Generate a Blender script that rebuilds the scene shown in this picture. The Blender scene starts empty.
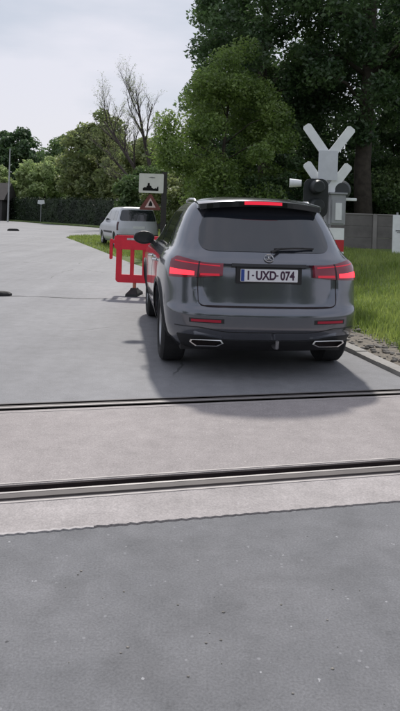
import bpy, bmesh, math, random
import numpy as np
from mathutils import Matrix, Vector
R = math.radians
random.seed(7); rng = np.random.default_rng(7)
SC = bpy.context.scene
COL = SC.collection

# ------------------------------------------------------------------ camera
cam_d = bpy.data.cameras.new('camera'); cam = bpy.data.objects.new('camera', cam_d); COL.objects.link(cam)
cam_d.sensor_fit = 'VERTICAL'; cam_d.sensor_height = 24.0
cam_d.lens = 24.0 * 675 / 711
cam_d.shift_y = -139.5 / 711
cam_d.clip_end = 3000; cam_d.clip_start = 0.05
cam.matrix_world = Matrix.Translation((0, 0, 1.43)) @ Matrix.Rotation(R(-1.8), 4, 'Y') @ Matrix.Rotation(R(90), 4, 'X')
SC.camera = cam

# ------------------------------------------------------------------ sky, sun, exposure
SUN_EL, SUN_AZ = 46.0, -1.0            # azimuth from +Y, negative = to the left
W = bpy.data.worlds.new('World'); SC.world = W; W.use_nodes = True
nt = W.node_tree; N = nt.nodes; L = nt.links; N.clear()
wo = N.new('ShaderNodeOutputWorld'); bg = N.new('ShaderNodeBackground')
sky = N.new('ShaderNodeTexSky'); sky.sky_type = 'NISHITA'; sky.sun_disc = False
sky.sun_elevation = R(SUN_EL); sky.sun_rotation = R(SUN_AZ); sky.air_density = 1.2; sky.dust_density = 2.0
tc = N.new('ShaderNodeTexCoord'); mp = N.new('ShaderNodeMapping'); mp.inputs['Scale'].default_value = (1, 1, 3.2)
nz = N.new('ShaderNodeTexNoise'); nz.inputs['Scale'].default_value = 1.9; nz.inputs['Detail'].default_value = 5; nz.inputs['Roughness'].default_value = .55
cr = N.new('ShaderNodeValToRGB'); cr.color_ramp.elements[0].position = .33; cr.color_ramp.elements[1].position = .62
cr.color_ramp.elements[0].color = (4.5, 5.1, 6.1, 1); cr.color_ramp.elements[1].color = (7.0, 7.0, 7.8, 1)
mx = N.new('ShaderNodeMix'); mx.data_type = 'RGBA'; mx.inputs['Factor'].default_value = .88
L.new(tc.outputs['Generated'], mp.inputs['Vector']); L.new(mp.outputs['Vector'], nz.inputs['Vector'])
L.new(nz.outputs['Fac'], cr.inputs['Fac']); L.new(sky.outputs['Color'], mx.inputs['A']); L.new(cr.outputs['Color'], mx.inputs['B'])
L.new(mx.outputs['Result'], bg.inputs['Color']); bg.inputs['Strength'].default_value = .1
L.new(bg.outputs['Background'], wo.inputs['Surface'])
sd = bpy.data.lights.new('sun', 'SUN'); sd.energy = 2.7; sd.angle = R(3); sd.color = (1, .955, .89)
sun = bpy.data.objects.new('sun', sd); COL.objects.link(sun); sun.location = (-10, 40, 60)
ds = Vector((math.sin(R(SUN_AZ)) * math.cos(R(SUN_EL)), math.cos(R(SUN_AZ)) * math.cos(R(SUN_EL)), math.sin(R(SUN_EL))))
sun.rotation_euler = ds.to_track_quat('Z', 'Y').to_euler()
vs = SC.view_settings; vs.view_transform = 'Standard'; vs.look = 'None'; vs.gamma = 1; vs.exposure = .14; vs.use_curve_mapping = False

# ------------------------------------------------------------------ materials
MATS = {}
def pmat(name, col, rough=.6, metal=0, coat=0, emit=None, es=0, vary=0, vscale=3, bump=0, bscale=60, col2=None, spec=.5, island=0):
    if name in MATS: return MATS[name]
    m = bpy.data.materials.new(name); m.use_nodes = True; t = m.node_tree; n = t.nodes; l = t.links
    b = n['Principled BSDF']; b.inputs['Base Color'].default_value = (*col, 1); b.inputs['Roughness'].default_value = rough
    b.inputs['Metallic'].default_value = metal; b.inputs['Coat Weight'].default_value = coat; b.inputs['Coat Roughness'].default_value = .06
    b.inputs['Specular IOR Level'].default_value = spec
    if emit: b.inputs['Emission Color'].default_value = (*emit, 1); b.inputs['Emission Strength'].default_value = es
    if vary or bump:
        c = n.new('ShaderNodeTexCoord')
    if vary:
        q = n.new('ShaderNodeTexNoise'); q.inputs['Scale'].default_value = vscale; q.inputs['Detail'].default_value = 7; q.inputs['Roughness'].default_value = .62
        l.new(c.outputs['Object'], q.inputs['Vector'])
        r = n.new('ShaderNodeValToRGB'); e = r.color_ramp.elements; e[0].position = .32; e[1].position = .68
        c2 = col2 or tuple(x * (1 + vary) for x in col); c1 = col if col2 else tuple(x * (1 - vary) for x in col)
        e[0].color = (*c1, 1); e[1].color = (*c2, 1)
        l.new(q.outputs['Fac'], r.inputs['Fac']); out = r.outputs['Color']
        if island:
            g = n.new('ShaderNodeNewGeometry'); h = n.new('ShaderNodeHueSaturation'); mr = n.new('ShaderNodeMapRange')
            mr.inputs['To Min'].default_value = 1 - island; mr.inputs['To Max'].default_value = 1 + island
            l.new(g.outputs['Random Per Island'], mr.inputs['Value']); l.new(mr.outputs['Result'], h.inputs['Value']); l.new(out, h.inputs['Color']); out = h.outputs['Color']
        l.new(out, b.inputs['Base Color'])
    if bump:
        q2 = n.new('ShaderNodeTexNoise'); q2.inputs['Scale'].default_value = bscale; q2.inputs['Detail'].default_value = 4
        l.new(c.outputs['Object'], q2.inputs['Vector'])
        bp = n.new('ShaderNodeBump'); bp.inputs['Strength'].default_value = bump; bp.inputs['Distance'].default_value = .02
        l.new(q2.outputs['Fac'], bp.inputs['Height']); l.new(bp.outputs['Normal'], b.inputs['Normal'])
    MATS[name] = m; return m

def leafmat(name, c1, c2, trans=.3, scale=.6, isl=.35):
    m = bpy.data.materials.new(name); m.use_nodes = True; t = m.node_tree; n = t.nodes; l = t.links; n.clear()
    o = n.new('ShaderNodeOutputMaterial'); d = n.new('ShaderNodeBsdfDiffuse'); tr = n.new('ShaderNodeBsdfTranslucent'); mxs = n.new('ShaderNodeMixShader')
    gl = n.new('ShaderNodeBsdfGlossy'); gl.inputs['Roughness'].default_value = .45; m2 = n.new('ShaderNodeMixShader'); m2.inputs[0].default_value = .05
    c = n.new('ShaderNodeTexCoord'); q = n.new('ShaderNodeTexNoise'); q.inputs['Scale'].default_value = scale; q.inputs['Detail'].default_value = 3
    r = n.new('ShaderNodeValToRGB'); r.color_ramp.elements[0].position = .38; r.color_ramp.elements[1].position = .63
    r.color_ramp.elements[0].color = (*c1, 1); r.color_ramp.elements[1].color = (*c2, 1)
    g = n.new('ShaderNodeNewGeometry'); h = n.new('ShaderNodeHueSaturation'); mr = n.new('ShaderNodeMapRange')
    mr.inputs['To Min'].default_value = 1 - isl; mr.inputs['To Max'].default_value = 1 + isl
    l.new(c.outputs['Object'], q.inputs['Vector']); l.new(q.outputs['Fac'], r.inputs['Fac'])
    l.new(g.outputs['Random Per Island'], mr.inputs['Value']); l.new(mr.outputs['Result'], h.inputs['Value']); l.new(r.outputs['Color'], h.inputs['Color'])
    l.new(h.outputs['Color'], d.inputs['Color']); l.new(h.outputs['Color'], tr.inputs['Color'])
    mxs.inputs[0].default_value = trans; l.new(d.outputs[0], mxs.inputs[1]); l.new(tr.outputs[0], mxs.inputs[2])
    l.new(mxs.outputs[0], m2.inputs[1]); l.new(gl.outputs[0], m2.inputs[2]); l.new(m2.outputs[0], o.inputs['Surface'])
    return m

def asphalt(name, c1, c2, speck, speck_col, rough=.8, bump=.35, cracks=0, patch=.35, chips=0, streak=0, blot=0):
    m = bpy.data.materials.new(name); m.use_nodes = True; t = m.node_tree; n = t.nodes; l = t.links
    b = n['Principled BSDF']; b.inputs['Roughness'].default_value = rough
    c = n.new('ShaderNodeTexCoord')
    def noise(s, d=6, ro=.6, vec=None):
        q = n.new('ShaderNodeTexNoise'); q.inputs['Scale'].default_value = s; q.inputs['Detail'].default_value = d; q.inputs['Roughness'].default_value = ro
        l.new(vec or c.outputs['Object'], q.inputs['Vector']); return q
    def ramp(src, p0, p1, a, bb):
        r = n.new('ShaderNodeValToRGB'); e = r.color_ramp.elements; e[0].position = p0; e[1].position = p1; e[0].color = (*a, 1); e[1].color = (*bb, 1)
        l.new(src, r.inputs['Fac']); return r
    def mix(a, bb, fac, mode='MIX'):
        q = n.new('ShaderNodeMix'); q.data_type = 'RGBA'; q.blend_type = mode
        if isinstance(fac, float): q.inputs['Factor'].default_value = fac
        else: l.new(fac, q.inputs['Factor'])
        l.new(a, q.inputs['A'])
        if isinstance(bb, tuple): q.inputs['B'].default_value = (*bb, 1)
        else: l.new(bb, q.inputs['B'])
        return q.outputs['Result']
    base = ramp(noise(patch, 8, .65).outputs['Fac'], .35, .65, c1, c2).outputs['Color']
    fine = ramp(noise(110, 3, .7).outputs['Fac'], .3, .7, (.55,) * 3, (1.4,) * 3).outputs['Color']
    base = mix(base, fine, .55, 'MULTIPLY')
    med = ramp(noise(7, 5, .7).outputs['Fac'], .3, .7, (.8,) * 3, (1.18,) * 3).outputs['Color']
    base = mix(base, med, .6, 'MULTIPLY')
    if streak:
        mpn = n.new('ShaderNodeMapping'); mpn.inputs['Rotation'].default_value = (0, 0, R(-15)); mpn.inputs['Scale'].default_value = (1.6, .09, 1); l.new(c.outputs['Object'], mpn.inputs['Vector'])
        base = mix(base, ramp(noise(1.0, 4, .6, mpn.outputs['Vector']).outputs['Fac'], .35, .65, (1 - streak,) * 3, (1 + streak,) * 3).outputs['Color'], 1.0, 'MULTIPLY')
    if blot:
        base = mix(base, ramp(noise(3.2, 3, .5).outputs['Fac'], .52, .66, (1,) * 3, (1 - blot,) * 3).outputs['Color'], 1.0, 'MULTIPLY')
        base = mix(base, ramp(noise(16, 3, .6).outputs['Fac'], .62, .72, (1,) * 3, (1 - blot,) * 3).outputs['Color'], 1.0, 'MULTIPLY')
    v = n.new('ShaderNodeTexVoronoi'); v.inputs['Scale'].default_value = 55; l.new(c.outputs['Object'], v.inputs['Vector'])
    vr = n.new('ShaderNodeSeparateColor'); l.new(v.outputs['Color'], vr.inputs['Color'])
    gt = n.new('ShaderNodeMath'); gt.operation = 'GREATER_THAN'; gt.inputs[1].default_value = 1 - speck; l.new(vr.outputs['Red'], gt.inputs[0])
    lt = n.new('ShaderNodeMath'); lt.operation = 'LESS_THAN'; lt.inputs[1].default_value = .32; l.new(v.outputs['Distance'], lt.inputs[0])
    mu = n.new('ShaderNodeMath'); mu.operation = 'MULTIPLY'; l.new(gt.outputs[0], mu.inputs[0]); l.new(lt.outputs[0], mu.inputs[1])
    base = mix(base, speck_col, mu.outputs[0])
    if chips:
        v2 = n.new('ShaderNodeTexVoronoi'); v2.inputs['Scale'].default_value = 26
        nd = noise(38, 2, .6); ad2 = n.new('ShaderNodeMix'); ad2.data_type = 'RGBA'; ad2.blend_type = 'LINEAR_LIGHT'; ad2.inputs['Factor'].default_value = .022
        l.new(c.outputs['Object'], ad2.inputs['A']); l.new(nd.outputs['Color'], ad2.inputs['B']); l.new(ad2.outputs['Result'], v2.inputs['Vector'])
        s2 = n.new('ShaderNodeSeparateColor'); l.new(v2.outputs['Color'], s2.inputs['Color'])
        for ch, colr in (('Green', (.07, .07, .073)), ('Blue', (.36, .36, .37))):
            g2 = n.new('ShaderNodeMath'); g2.operation = 'GREATER_THAN'; g2.inputs[1].default_value = 1 - chips; l.new(s2.outputs[ch], g2.inputs[0])
            l2 = n.new('ShaderNodeMath'); l2.operation = 'LESS_THAN'; l2.inputs[1].default_value = .17; l.new(v2.outputs['Distance'], l2.inputs[0])
            m2 = n.new('ShaderNodeMath'); m2.operation = 'MULTIPLY'; l.new(g2.outputs[0], m2.inputs[0]); l.new(l2.outputs[0], m2.inputs[1])
            base = mix(base, colr, m2.outputs[0])
    if cracks:
        nv = noise(1.3, 4); ad = n.new('ShaderNodeMix'); ad.data_type = 'RGBA'; ad.blend_type = 'LINEAR_LIGHT'; ad.inputs['Factor'].default_value = .12
        l.new(c.outputs['Object'], ad.inputs['A']); l.new(nv.outputs['Color'], ad.inputs['B'])
        vc = n.new('ShaderNodeTexVoronoi'); vc.feature = 'DISTANCE_TO_EDGE'; vc.inputs['Scale'].default_value = cracks; l.new(ad.outputs['Result'], vc.inputs['Vector'])
        lc = n.new('ShaderNodeMath'); lc.operation = 'LESS_THAN'; lc.inputs[1].default_value = .0035; l.new(vc.outputs['Distance'], lc.inputs[0])
        gate = ramp(noise(.6, 2).outputs['Fac'], .52, .58, (0,) * 3, (.6,) * 3)
        mm = n.new('ShaderNodeMath'); mm.operation = 'MULTIPLY'; l.new(lc.outputs[0], mm.inputs[0]); l.new(gate.outputs['Color'], mm.inputs[1])
        base = mix(base, (.05, .05, .052), mm.outputs[0])
    l.new(base, b.inputs['Base Color'])
    bp = n.new('ShaderNodeBump'); bp.inputs['Strength'].default_value = bump; bp.inputs['Distance'].default_value = .006
    l.new(noise(140, 4, .7).outputs['Fac'], bp.inputs['Height']); l.new(bp.outputs['Normal'], b.inputs['Normal'])
    MATS[name] = m; return m

M_NEAR = asphalt('near_asphalt', (.150, .152, .160), (.192, .192, .200), .012, (.25, .25, .26), rough=.85, patch=1.1, chips=.010, bump=.12, blot=.13, streak=.05)
M_FAR = asphalt('far_asphalt', (.195, .195, .206), (.248, .248, .258), .02, (.27, .27, .27), rough=.72, cracks=.33, patch=.3, bump=.2, streak=.09, blot=.06)
M_CONC = asphalt('panel_concrete', (.305, .277, .271), (.350, .317, .310), .02, (.44, .4, .39), rough=.8, patch=.8, bump=.1, streak=.07, blot=.06)
M_CONC2 = asphalt('strip_concrete', (.365, .335, .327), (.42, .388, .38), .03, (.46, .43, .43), rough=.85, patch=1.5, bump=.2, streak=.06, blot=.08)
M_KERB = pmat('kerb_concrete', (.36, .345, .32), .85, vary=.18, vscale=4, bump=.4)
M_CHIP = pmat('pale_mortar', (.50, .47, .46), .9, vary=.15, vscale=20, bump=.4)
M_GAP = pmat('dark_groove', (.024, .015, .015), .9, vary=.3, vscale=9)
M_RAIL = pmat('rail_steel', (.10, .086, .083), .7, metal=0, vary=.18, vscale=5)
M_RAILP = pmat('polished_steel', (.36, .34, .33), .55, metal=.3, vary=.1, vscale=12)
M_EDGE = pmat('edge_steel', (.42, .39, .375), .65, metal=.1, vary=.2, vscale=8)
M_RUB = pmat('grey_rubber', (.155, .14, .137), .8, vary=.2, vscale=6)
M_SOIL = pmat('soil', (.10, .078, .055), .95, vary=.4, vscale=1.2, bump=.8, bscale=12)
M_GRAV = pmat('gravel', (.21, .185, .15), .95, vary=.35, vscale=14, bump=1, bscale=30)
M_STONE = pmat('stone', (.27, .25, .22), .9, vary=.35, vscale=8, bump=.5, island=.3)
M_BALL = pmat('ballast', (.17, .15, .135), .95, vary=.4, vscale=18, bump=1, bscale=28)
M_TURF = pmat('turf', (.10, .145, .035), .95, vary=.4, vscale=1.1, bump=.8, bscale=25)
M_LAND = pmat('land', (.06, .085, .03), .95, vary=.35, vscale=.05)

# ------------------------------------------------------------------ helpers
def link(name, me, mat, parent=None, smooth=False, sharp=None):
    o = bpy.data.objects.new(name, me); COL.objects.link(o)
    if mat and not me.materials: me.materials.append(mat)
    if smooth:
        me.polygons.foreach_set('use_smooth', [True] * len(me.polygons))
        if sharp: me.set_sharp_from_angle(angle=R(sharp))
    if parent: o.parent = parent
    return o
def mesh(name, V, F, mat, parent=None, smooth=False, sharp=None):
    me = bpy.data.meshes.new(name); me.from_pydata([tuple(map(float, v)) for v in V], [], [tuple(map(int, f)) for f in F]); me.update()
    return link(name, me, mat, parent, smooth, sharp)
def fix(o):
    bm = bmesh.new(); bm.from_mesh(o.data); bmesh.ops.recalc_face_normals(bm, faces=bm.faces); bm.to_mesh(o.data); bm.free(); return o
def tag(o, label=None, cat=None, group=None, kind=None):
    if label: o['label'] = label
    if cat: o['category'] = cat
    if group: o['group'] = group
    if kind: o['kind'] = kind
    return o
def empty(name, loc=(0, 0, 0), rz=0, label=None, cat=None, group=None):
    o = bpy.data.objects.new(name, None); COL.objects.link(o); o.location = loc; o.rotation_euler = (0, 0, rz); o.empty_display_size = .2
    return tag(o, label, cat, group)
def box(name, c, s, mat, parent=None, bevel=0, rot=None, seg=2):
    bm = bmesh.new(); bmesh.ops.create_cube(bm, size=1); bmesh.ops.scale(bm, vec=s, verts=bm.verts)
    if bevel: bmesh.ops.bevel(bm, geom=bm.edges[:], offset=bevel, segments=seg, affect='EDGES')
    if rot: bmesh.ops.rotate(bm, verts=bm.verts, matrix=rot)
    bmesh.ops.translate(bm, vec=c, verts=bm.verts)
    me = bpy.data.meshes.new(name); bm.to_mesh(me); bm.free(); return link(name, me, mat, parent, bool(bevel), 35 if bevel else None)
def prism(name, poly, z0, z1, mat, parent=None):
    n = len(poly); V = [(x, y, z0) for x, y in poly] + [(x, y, z1) for x, y in poly]
    F = [tuple(range(n, 2 * n)), tuple(reversed(range(n)))] + [(i, (i + 1) % n, n + (i + 1) % n, n + i) for i in range(n)]
    return fix(mesh(name, V, F, mat, parent))
def slabxz(name, poly, y0, y1, mat, parent=None, smooth=False):     # outline in x-z, thickness in y
    n = len(poly); V = [(x, y0, z) for x, z in poly] + [(x, y1, z) for x, z in poly]
    F = [tuple(range(n)), tuple(reversed(range(n, 2 * n)))] + [(i, n + i, n + (i + 1) % n, (i + 1) % n) for i in range(n)]
    return fix(mesh(name, V, F, mat, parent, smooth, 30 if smooth else None))
def tube_geo(path, radii, k=8, V=None, F=None, cap=True):
    V = [] if V is None else V; F = [] if F is None else F
    P = [Vector(p) for p in path]; st = len(V); up = Vector((.13, .31, .94)).normalized()
    for i, p in enumerate(P):
        d = (P[min(i + 1, len(P) - 1)] - P[max(i - 1, 0)]).normalized()
        a = d.cross(up if abs(d.dot(up)) < .95 else Vector((1, 0, 0))).normalized(); b = d.cross(a)
        for j in range(k):
            t = 2 * math.pi * j / k; V.append(tuple(p + (a * math.cos(t) + b * math.sin(t)) * radii[i]))
    for i in range(len(P) - 1):
        for j in range(k):
            F.append((st + i * k + j, st + i * k + (j + 1) % k, st + (i + 1) * k + (j + 1) % k, st + (i + 1) * k + j))
    if cap:
        F.append(tuple(st + j for j in reversed(range(k)))); F.append(tuple(st + (len(P) - 1) * k + j for j in range(k)))
    return V, F
def tube(name, path, radii, mat, parent=None, k=10):
    if not hasattr(radii, '__len__'): radii = [radii] * len(path)
    V, F = tube_geo(path, radii, k); return fix(mesh(name, V, F, mat, parent, True, 45))
def lathe(name, prof, mat, parent=None, k=40, loc=(0, 0, 0)):     # profile (x along axle, radius); axle = x
    V = []; F = []; m = len(prof)
    for j in range(k):
        t = 2 * math.pi * j / k
        for a, r in prof: V.append((a + loc[0], r * math.cos(t) + loc[1], r * math.sin(t) + loc[2]))
    for j in range(k):
        for i in range(m - 1): F.append((j * m + i, j * m + i + 1, ((j + 1) % k) * m + i + 1, ((j + 1) % k) * m + i))
    return fix(mesh(name, V, F, mat, parent, True, 40))
def text(name, s, size, mat, parent, loc, rot, depth=.002, xs=1.0, bold=0):
    c = bpy.data.curves.new(name, 'FONT'); c.body = s; c.size = size; c.align_x = 'CENTER'; c.align_y = 'CENTER'; c.extrude = depth; c.offset = bold
    o = bpy.data.objects.new(name, c); COL.objects.link(o); dg = bpy.context.evaluated_depsgraph_get()
    me = bpy.data.meshes.new_from_object(o.evaluated_get(dg)); bpy.data.objects.remove(o)
    me.materials.clear(); p = link(name, me, mat, parent); p.location = loc; p.rotation_euler = rot; p.scale = (xs, 1, 1); return p
def pchip(X, Y):
    X = np.array(X, float); Y = np.array(Y, float); h = np.diff(X); d = np.diff(Y) / h; m = np.zeros(len(X))
    for i in range(1, len(X) - 1):
        if d[i - 1] * d[i] > 0:
            w1 = 2 * h[i] + h[i - 1]; w2 = h[i] + 2 * h[i - 1]; m[i] = (w1 + w2) / (w1 / d[i - 1] + w2 / d[i])
    m[0] = d[0]; m[-1] = d[-1]
    def f(x):
        x = min(max(x, X[0]), X[-1]); i = min(max(int(np.searchsorted(X, x)) - 1, 0), len(X) - 2); t = (x - X[i]) / h[i]
        return (2*t**3 - 3*t*t + 1) * Y[i] + (t**3 - 2*t*t + t) * h[i] * m[i] + (-2*t**3 + 3*t*t) * Y[i+1] + (t**3 - t*t) * h[i] * m[i+1]
    return f
def ss(a, b, x):
    t = min(max((x - a) / (b - a), 0), 1); return t * t * (3 - 2 * t)

# ------------------------------------------------------------------ ground, crossing
TA = R(14.5); TD = (math.cos(TA), math.sin(TA)); TN = (-math.sin(TA), math.cos(TA))
def T(a, s): return (a * TD[0] + s * TN[0], a * TD[1] + s * TN[1])
def band(name, s0, s1, z0, z1, mat, a0=-9, a1=9, kind=True, parent=None):
    o = prism(name, [T(a0, s0), T(a1, s0), T(a1, s1), T(a0, s1)], z0, z1, mat, parent)
    if kind and not parent: tag(o, kind='structure')
    return o
g = mesh('ground', [(-1500, -600, -.17), (1500, -600, -.17), (1500, 2400, -.17), (-1500, 2400, -.17)], [(0, 1, 2, 3)], M_LAND); tag(g, kind='structure')
# near road with a ragged broken edge against the concrete strip
edge = []
a = -9.0; r2 = random.Random(3); q = 0
while a <= 9:
    w = .004 + .007 * ss(1.2, -1.5, a)
    q += 1
    edge.append((a, 3.072 + (w if q % 2 else -w) * r2.uniform(.35, 1.2))); a += .016 + r2.random() * .028
nr = prism('near_road', [T(-9, -25), T(9, -25)] + [T(*e) for e in reversed(edge)], -.15, 0, M_NEAR); tag(nr, kind='structure')
cs = prism('concrete_strip', [T(x, s + .012 + .010 * ss(1.2, -.5, x)) for x, s in edge] + [T(9, 3.398), T(-9, 3.398)], -.15, .004, M_CONC2); tag(cs, kind='structure')
chipedge = [T(x, s + .002) for x, s in edge if x < .35]; chipback = [T(x, s + .0115 + .010 * ss(1.2, -.5, x)) for x, s in edge if x < .35]
cp = prism('broken_concrete_edge', chipedge + chipback[::-1], -.1, .006, M_CHIP); tag(cp, kind='structure')
gp = prism('edge_joint', [T(x, s + .001) for x, s in edge if x > .38] + [T(x, s + .0115 + .010 * ss(1.2, -.5, x)) for x, s in reversed(edge) if x > .38], -.1, -.012, M_GAP); tag(gp, kind='structure')
band('panel_edge_steel', 3.399, 3.415, -.1, .007, M_EDGE)
band('rail_seal', 3.416, 3.462, -.1, -.006, M_RUB)
band('flangeway', 3.546, 3.612, -.14, -.05, M_GAP); band('flangeway_lining', 3.613, 3.626, -.14, -.001, M_GAP); band('flangeway_lining', 3.627, 3.640, -.14, .003, M_CONC)
band('panel_edge_steel', 3.641, 3.654, -.1, .006, M_EDGE)
band('crossing_panel', 3.655, 4.925, -.15, .002, M_CONC)
band('panel_edge_steel', 4.926, 4.938, -.1, .005, M_EDGE)
band('flangeway_lining', 4.939, 4.985, -.14, .001, M_CONC); band('flangeway', 4.986, 5.030, -.14, -.04, M_GAP)
band('rail_seal', 5.106, 5.150, -.1, -.02, M_GAP)
band('panel_edge_steel', 5.151, 5.168, -.1, .003, M_RUB)
for s0, flip in ((3.463, 0), (5.031, 1)):
    t = empty('rail', label='steel rail on the %s side of the crossing panel' % ('asphalt foreground' if not flip else 'parked grey car'), cat='rail', group='rails of the track')
    s1 = s0 + .074
    band('rail_head', s0, s1, -.045, .004, M_RAIL, -60, 60, parent=t)
    band('rail_web', s0 + .028, s1 - .028, -.13, -.046, M_RAIL, -60, 60, parent=t)
    if flip: band('running_band', s0 + .010, s0 + .034, .004, .006, M_RAILP, -60, 60, parent=t)
    else: band('running_band', s1 - .018, s1 - .001, .004, .006, M_RAILP, -60, 60, parent=t)
for a0, a1 in ((9.01, 60), (-60, -9.01)):
    o = band('track_ballast', 2.4, 6.1, -.15, -.05, M_BALL, a0, a1)

# far road sheet
def edge_x(Y):       # right edge of the far road
    return float(np.interp(Y, [4, 6.2, 7.35, 9, 12, 19, 24.8, 34, 37.6, 39.2, 41], [2.3, 1.93, 1.66, 1.35, .72, -1.78, -3.5, -6.3, -7.45, -7.55, -6.9]))
right = [(T(9, 5.17)), (9.0, 6.9), (2.6, 6.05), (1.93, 6.2)] + [(edge_x(y), y) for y in (7.35, 9, 12, 16, 20, 24.8, 30, 34, 37.6, 39.2, 41)] + [(-4, 43.5), (4, 44), (18, 42), (60, 38)]
left = [(60, 46), (16, 49.5), (2, 54), (-9.3, 63.5), (-24.7, 87.5), (-45, 118), (-75, 150), (-95, 140), (-60, 95), (-42, 60), (-26, 30), (-16, 14), T(-9, 5.17)]
fr = prism('far_road', right + left, -.15, 0, M_FAR); tag(fr, kind='structure')
# kerb at the right of the crossing, built of stones
kp = [(1.905, 6.22), (1.80, 6.70), (1.70, 7.18), (1.585, 7.66), (1.46, 8.14), (1.33, 8.62), (1.2, 9.1), (1.08, 9.6)]
for i in range(len(kp) - 1):
    (x0, y0), (x1, y1) = kp[i], kp[i + 1]; dx, dy = x1 - x0, y1 - y0; ln = math.hypot(dx, dy); nx, ny = dy / ln, -dx / ln; e = .006
    x0 += dx * e; y0 += dy * e; x1 -= dx * e; y1 -= dy * e; w = .135
    o = prism('kerb_stone', [(x0, y0), (x0 + nx * w, y0 + ny * w), (x1 + nx * w, y1 + ny * w), (x1, y1)], -.1, .045 + random.uniform(-.008, .008), M_KERB)
    tag(o, 'pale concrete kerb stone in the row ' + ('nearest the rails' if i == 0 else 'beside the gravel next to the grey car'), 'kerb stone', 'kerb stones edging the road')
def hnoise(x, y): return .5 * math.sin(x * 1.7 + y * .9) + .3 * math.sin(x * 3.1 - y * 2.3 + 1) + .2 * math.sin(x * 6.3 + y * 5.1)
def bank(x, y):
    o = x - edge_x(y); h = -.03 + .06 * ss(.05, .3, o)
    h += (.42 * ss(1.2, 5.0, o)) * ss(8, 15, y) + .03 * hnoise(x, y) * ss(.2, .8, o); return h
ys = list(np.linspace(6.35, 41, 80)); offs = [.0, .12, .25, .4, .6, .8, 1.1, 1.5, 2, 2.6, 3.3, 4.2, 5.2, 6.5, 8, 10, 13, 18, 26, 40]
V = []; F = []
for y in ys:
    for o in offs: x = edge_x(y) + .005 + o; V.append((x, y, bank(x, y)))
k = len(offs)
for i in range(len(ys) - 1):
    for j in range(k - 1): F.append((i * k + j, i * k + j + 1, (i + 1) * k + j + 1, (i + 1) * k + j))
vg = mesh('verge', V, F, M_TURF, None, True); tag(vg, kind='structure')
# gravel and soil shoulder
V = []; F = []; yy = np.linspace(6.3, 11, 40)
for y in yy:
    for o in (.10, .2, .35, .5, .62 + .1 * math.sin(y * 5)):
        x = edge_x(y) + o; V.append((x, y, bank(x, y) + .020 + .010 * hnoise(x * 3, y * 3) * (o < .6)))
for i in range(39):
    for j in range(4): F.append((i * 5 + j, i * 5 + j + 1, i * 5 + j + 6, i * 5 + j + 5))
gs = mesh('gravel_shoulder', V, F, M_GRAV, None, True); tag(gs, kind='structure')
V = []; F = []
def add_stone(x, y, z, s):
    b = len(V); bm = bmesh.new(); bmesh.ops.create_icosphere(bm, subdivisions=1, radius=1)
    for v in bm.verts: f = random.uniform(.75, 1.2); V.append((x + v.co.x * s * f * 1.3, y + v.co.y * s * f, z + v.co.z * s * .6 * f))
    for f in bm.faces: F.append([b + v.index for v in f.verts])
    bm.free()
for i in range(420):
    y = random.uniform(6.4, 11); o = random.uniform(.15, .75); x = edge_x(y) + o; s = random.choice([.008, .012, .018, .03]) * random.uniform(.7, 1.3)
    add_stone(x, y, bank(x, y) + .02, s)
st = mesh('loose_stones', V, F, M_STONE, None, True); tag(st, 'loose pale stones scattered along the road shoulder', 'stones', kind='stuff')
V = []; F = []
for i in range(46):
    x = random.uniform(-1.1, 1.1); y = random.uniform(1.5, 2.7); add_stone(x, y, .001, random.uniform(.002, .0055))
st = mesh('road_grit', V, F, M_STONE, None, True); tag(st, 'fine grit lying on the dark asphalt foreground', 'grit', kind='stuff')
# grass strip in front of the hedge
gsp = prism('grass_strip', [(-25.2, 88.6), (-9.6, 64.2), (2, 54.6), (16, 50.1), (60, 46.6), (60, 60), (16, 60), (4, 64), (-6, 74), (-24, 100), (-46, 128), (-45.5, 118.6)], -.15, .14, M_TURF); tag(gsp, kind='structure')

# ------------------------------------------------------------------ grass
M_GRASS = leafmat('grass_blades', (.19, .265, .05), (.33, .40, .105), .5, 1.6, .3)
def blades(name, pts, hmin, hmax, w, label):
    n = len(pts); P = np.array(pts); ang = rng.uniform(0, 2 * np.pi, n); h = rng.uniform(hmin, hmax, n); lean = rng.uniform(.1, .6, n) * h; la = rng.uniform(0, 2 * np.pi, n)
    dx = np.cos(ang) * w; dy = np.sin(ang) * w
    Vv = np.zeros((n, 5, 3)); Vv[:, 0] = P + np.c_[-dx, -dy, np.zeros(n)]; Vv[:, 1] = P + np.c_[dx, dy, np.zeros(n)]
    mid = P + np.c_[np.cos(la) * lean * .3, np.sin(la) * lean * .3, h * .6]
    Vv[:, 2] = mid + np.c_[dx * .7, dy * .7, np.zeros(n)]; Vv[:, 3] = mid - np.c_[dx * .7, dy * .7, np.zeros(n)]
    Vv[:, 4] = P + np.c_[np.cos(la) * lean, np.sin(la) * lean, h]
    me = bpy.data.meshes.new(name); me.vertices.add(n * 5); me.vertices.foreach_set('co', Vv.ravel())
    b = (np.arange(n) * 5)[:, None]; lo = np.hstack([b + [0, 1, 2, 3], b + [3, 2, 4]]).ravel()
    me.loops.add(n * 7); me.loops.foreach_set('vertex_index', lo); me.polygons.add(n * 2)
    ls = (np.arange(n)[:, None] * 7 + [0, 4]).ravel(); me.polygons.foreach_set('loop_start', ls); me.update(calc_edges=True)
    o = link(name, me, M_GRASS); tag(o, label, 'grass', kind='stuff'); return o
pts = []
while len(pts) < 70000:
    y = 6.6 + 19.5 * random.random() ** 1.5; o = random.uniform(.45, 8); x = edge_x(y) + o
    if x < 1.0 + .0 * y and y < 10: continue
    if o < .75 and random.random() > (o - .45) * 3.3 and y < 11.5: continue
    if x > .37 * y + 1.0 or x < -4: continue
    pts.append((x, y, bank(x, y) - .01))
blades('verge_grass', pts, .05, .17, .006, 'tall green grass on the bank beside the grey car')
pts = []
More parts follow.
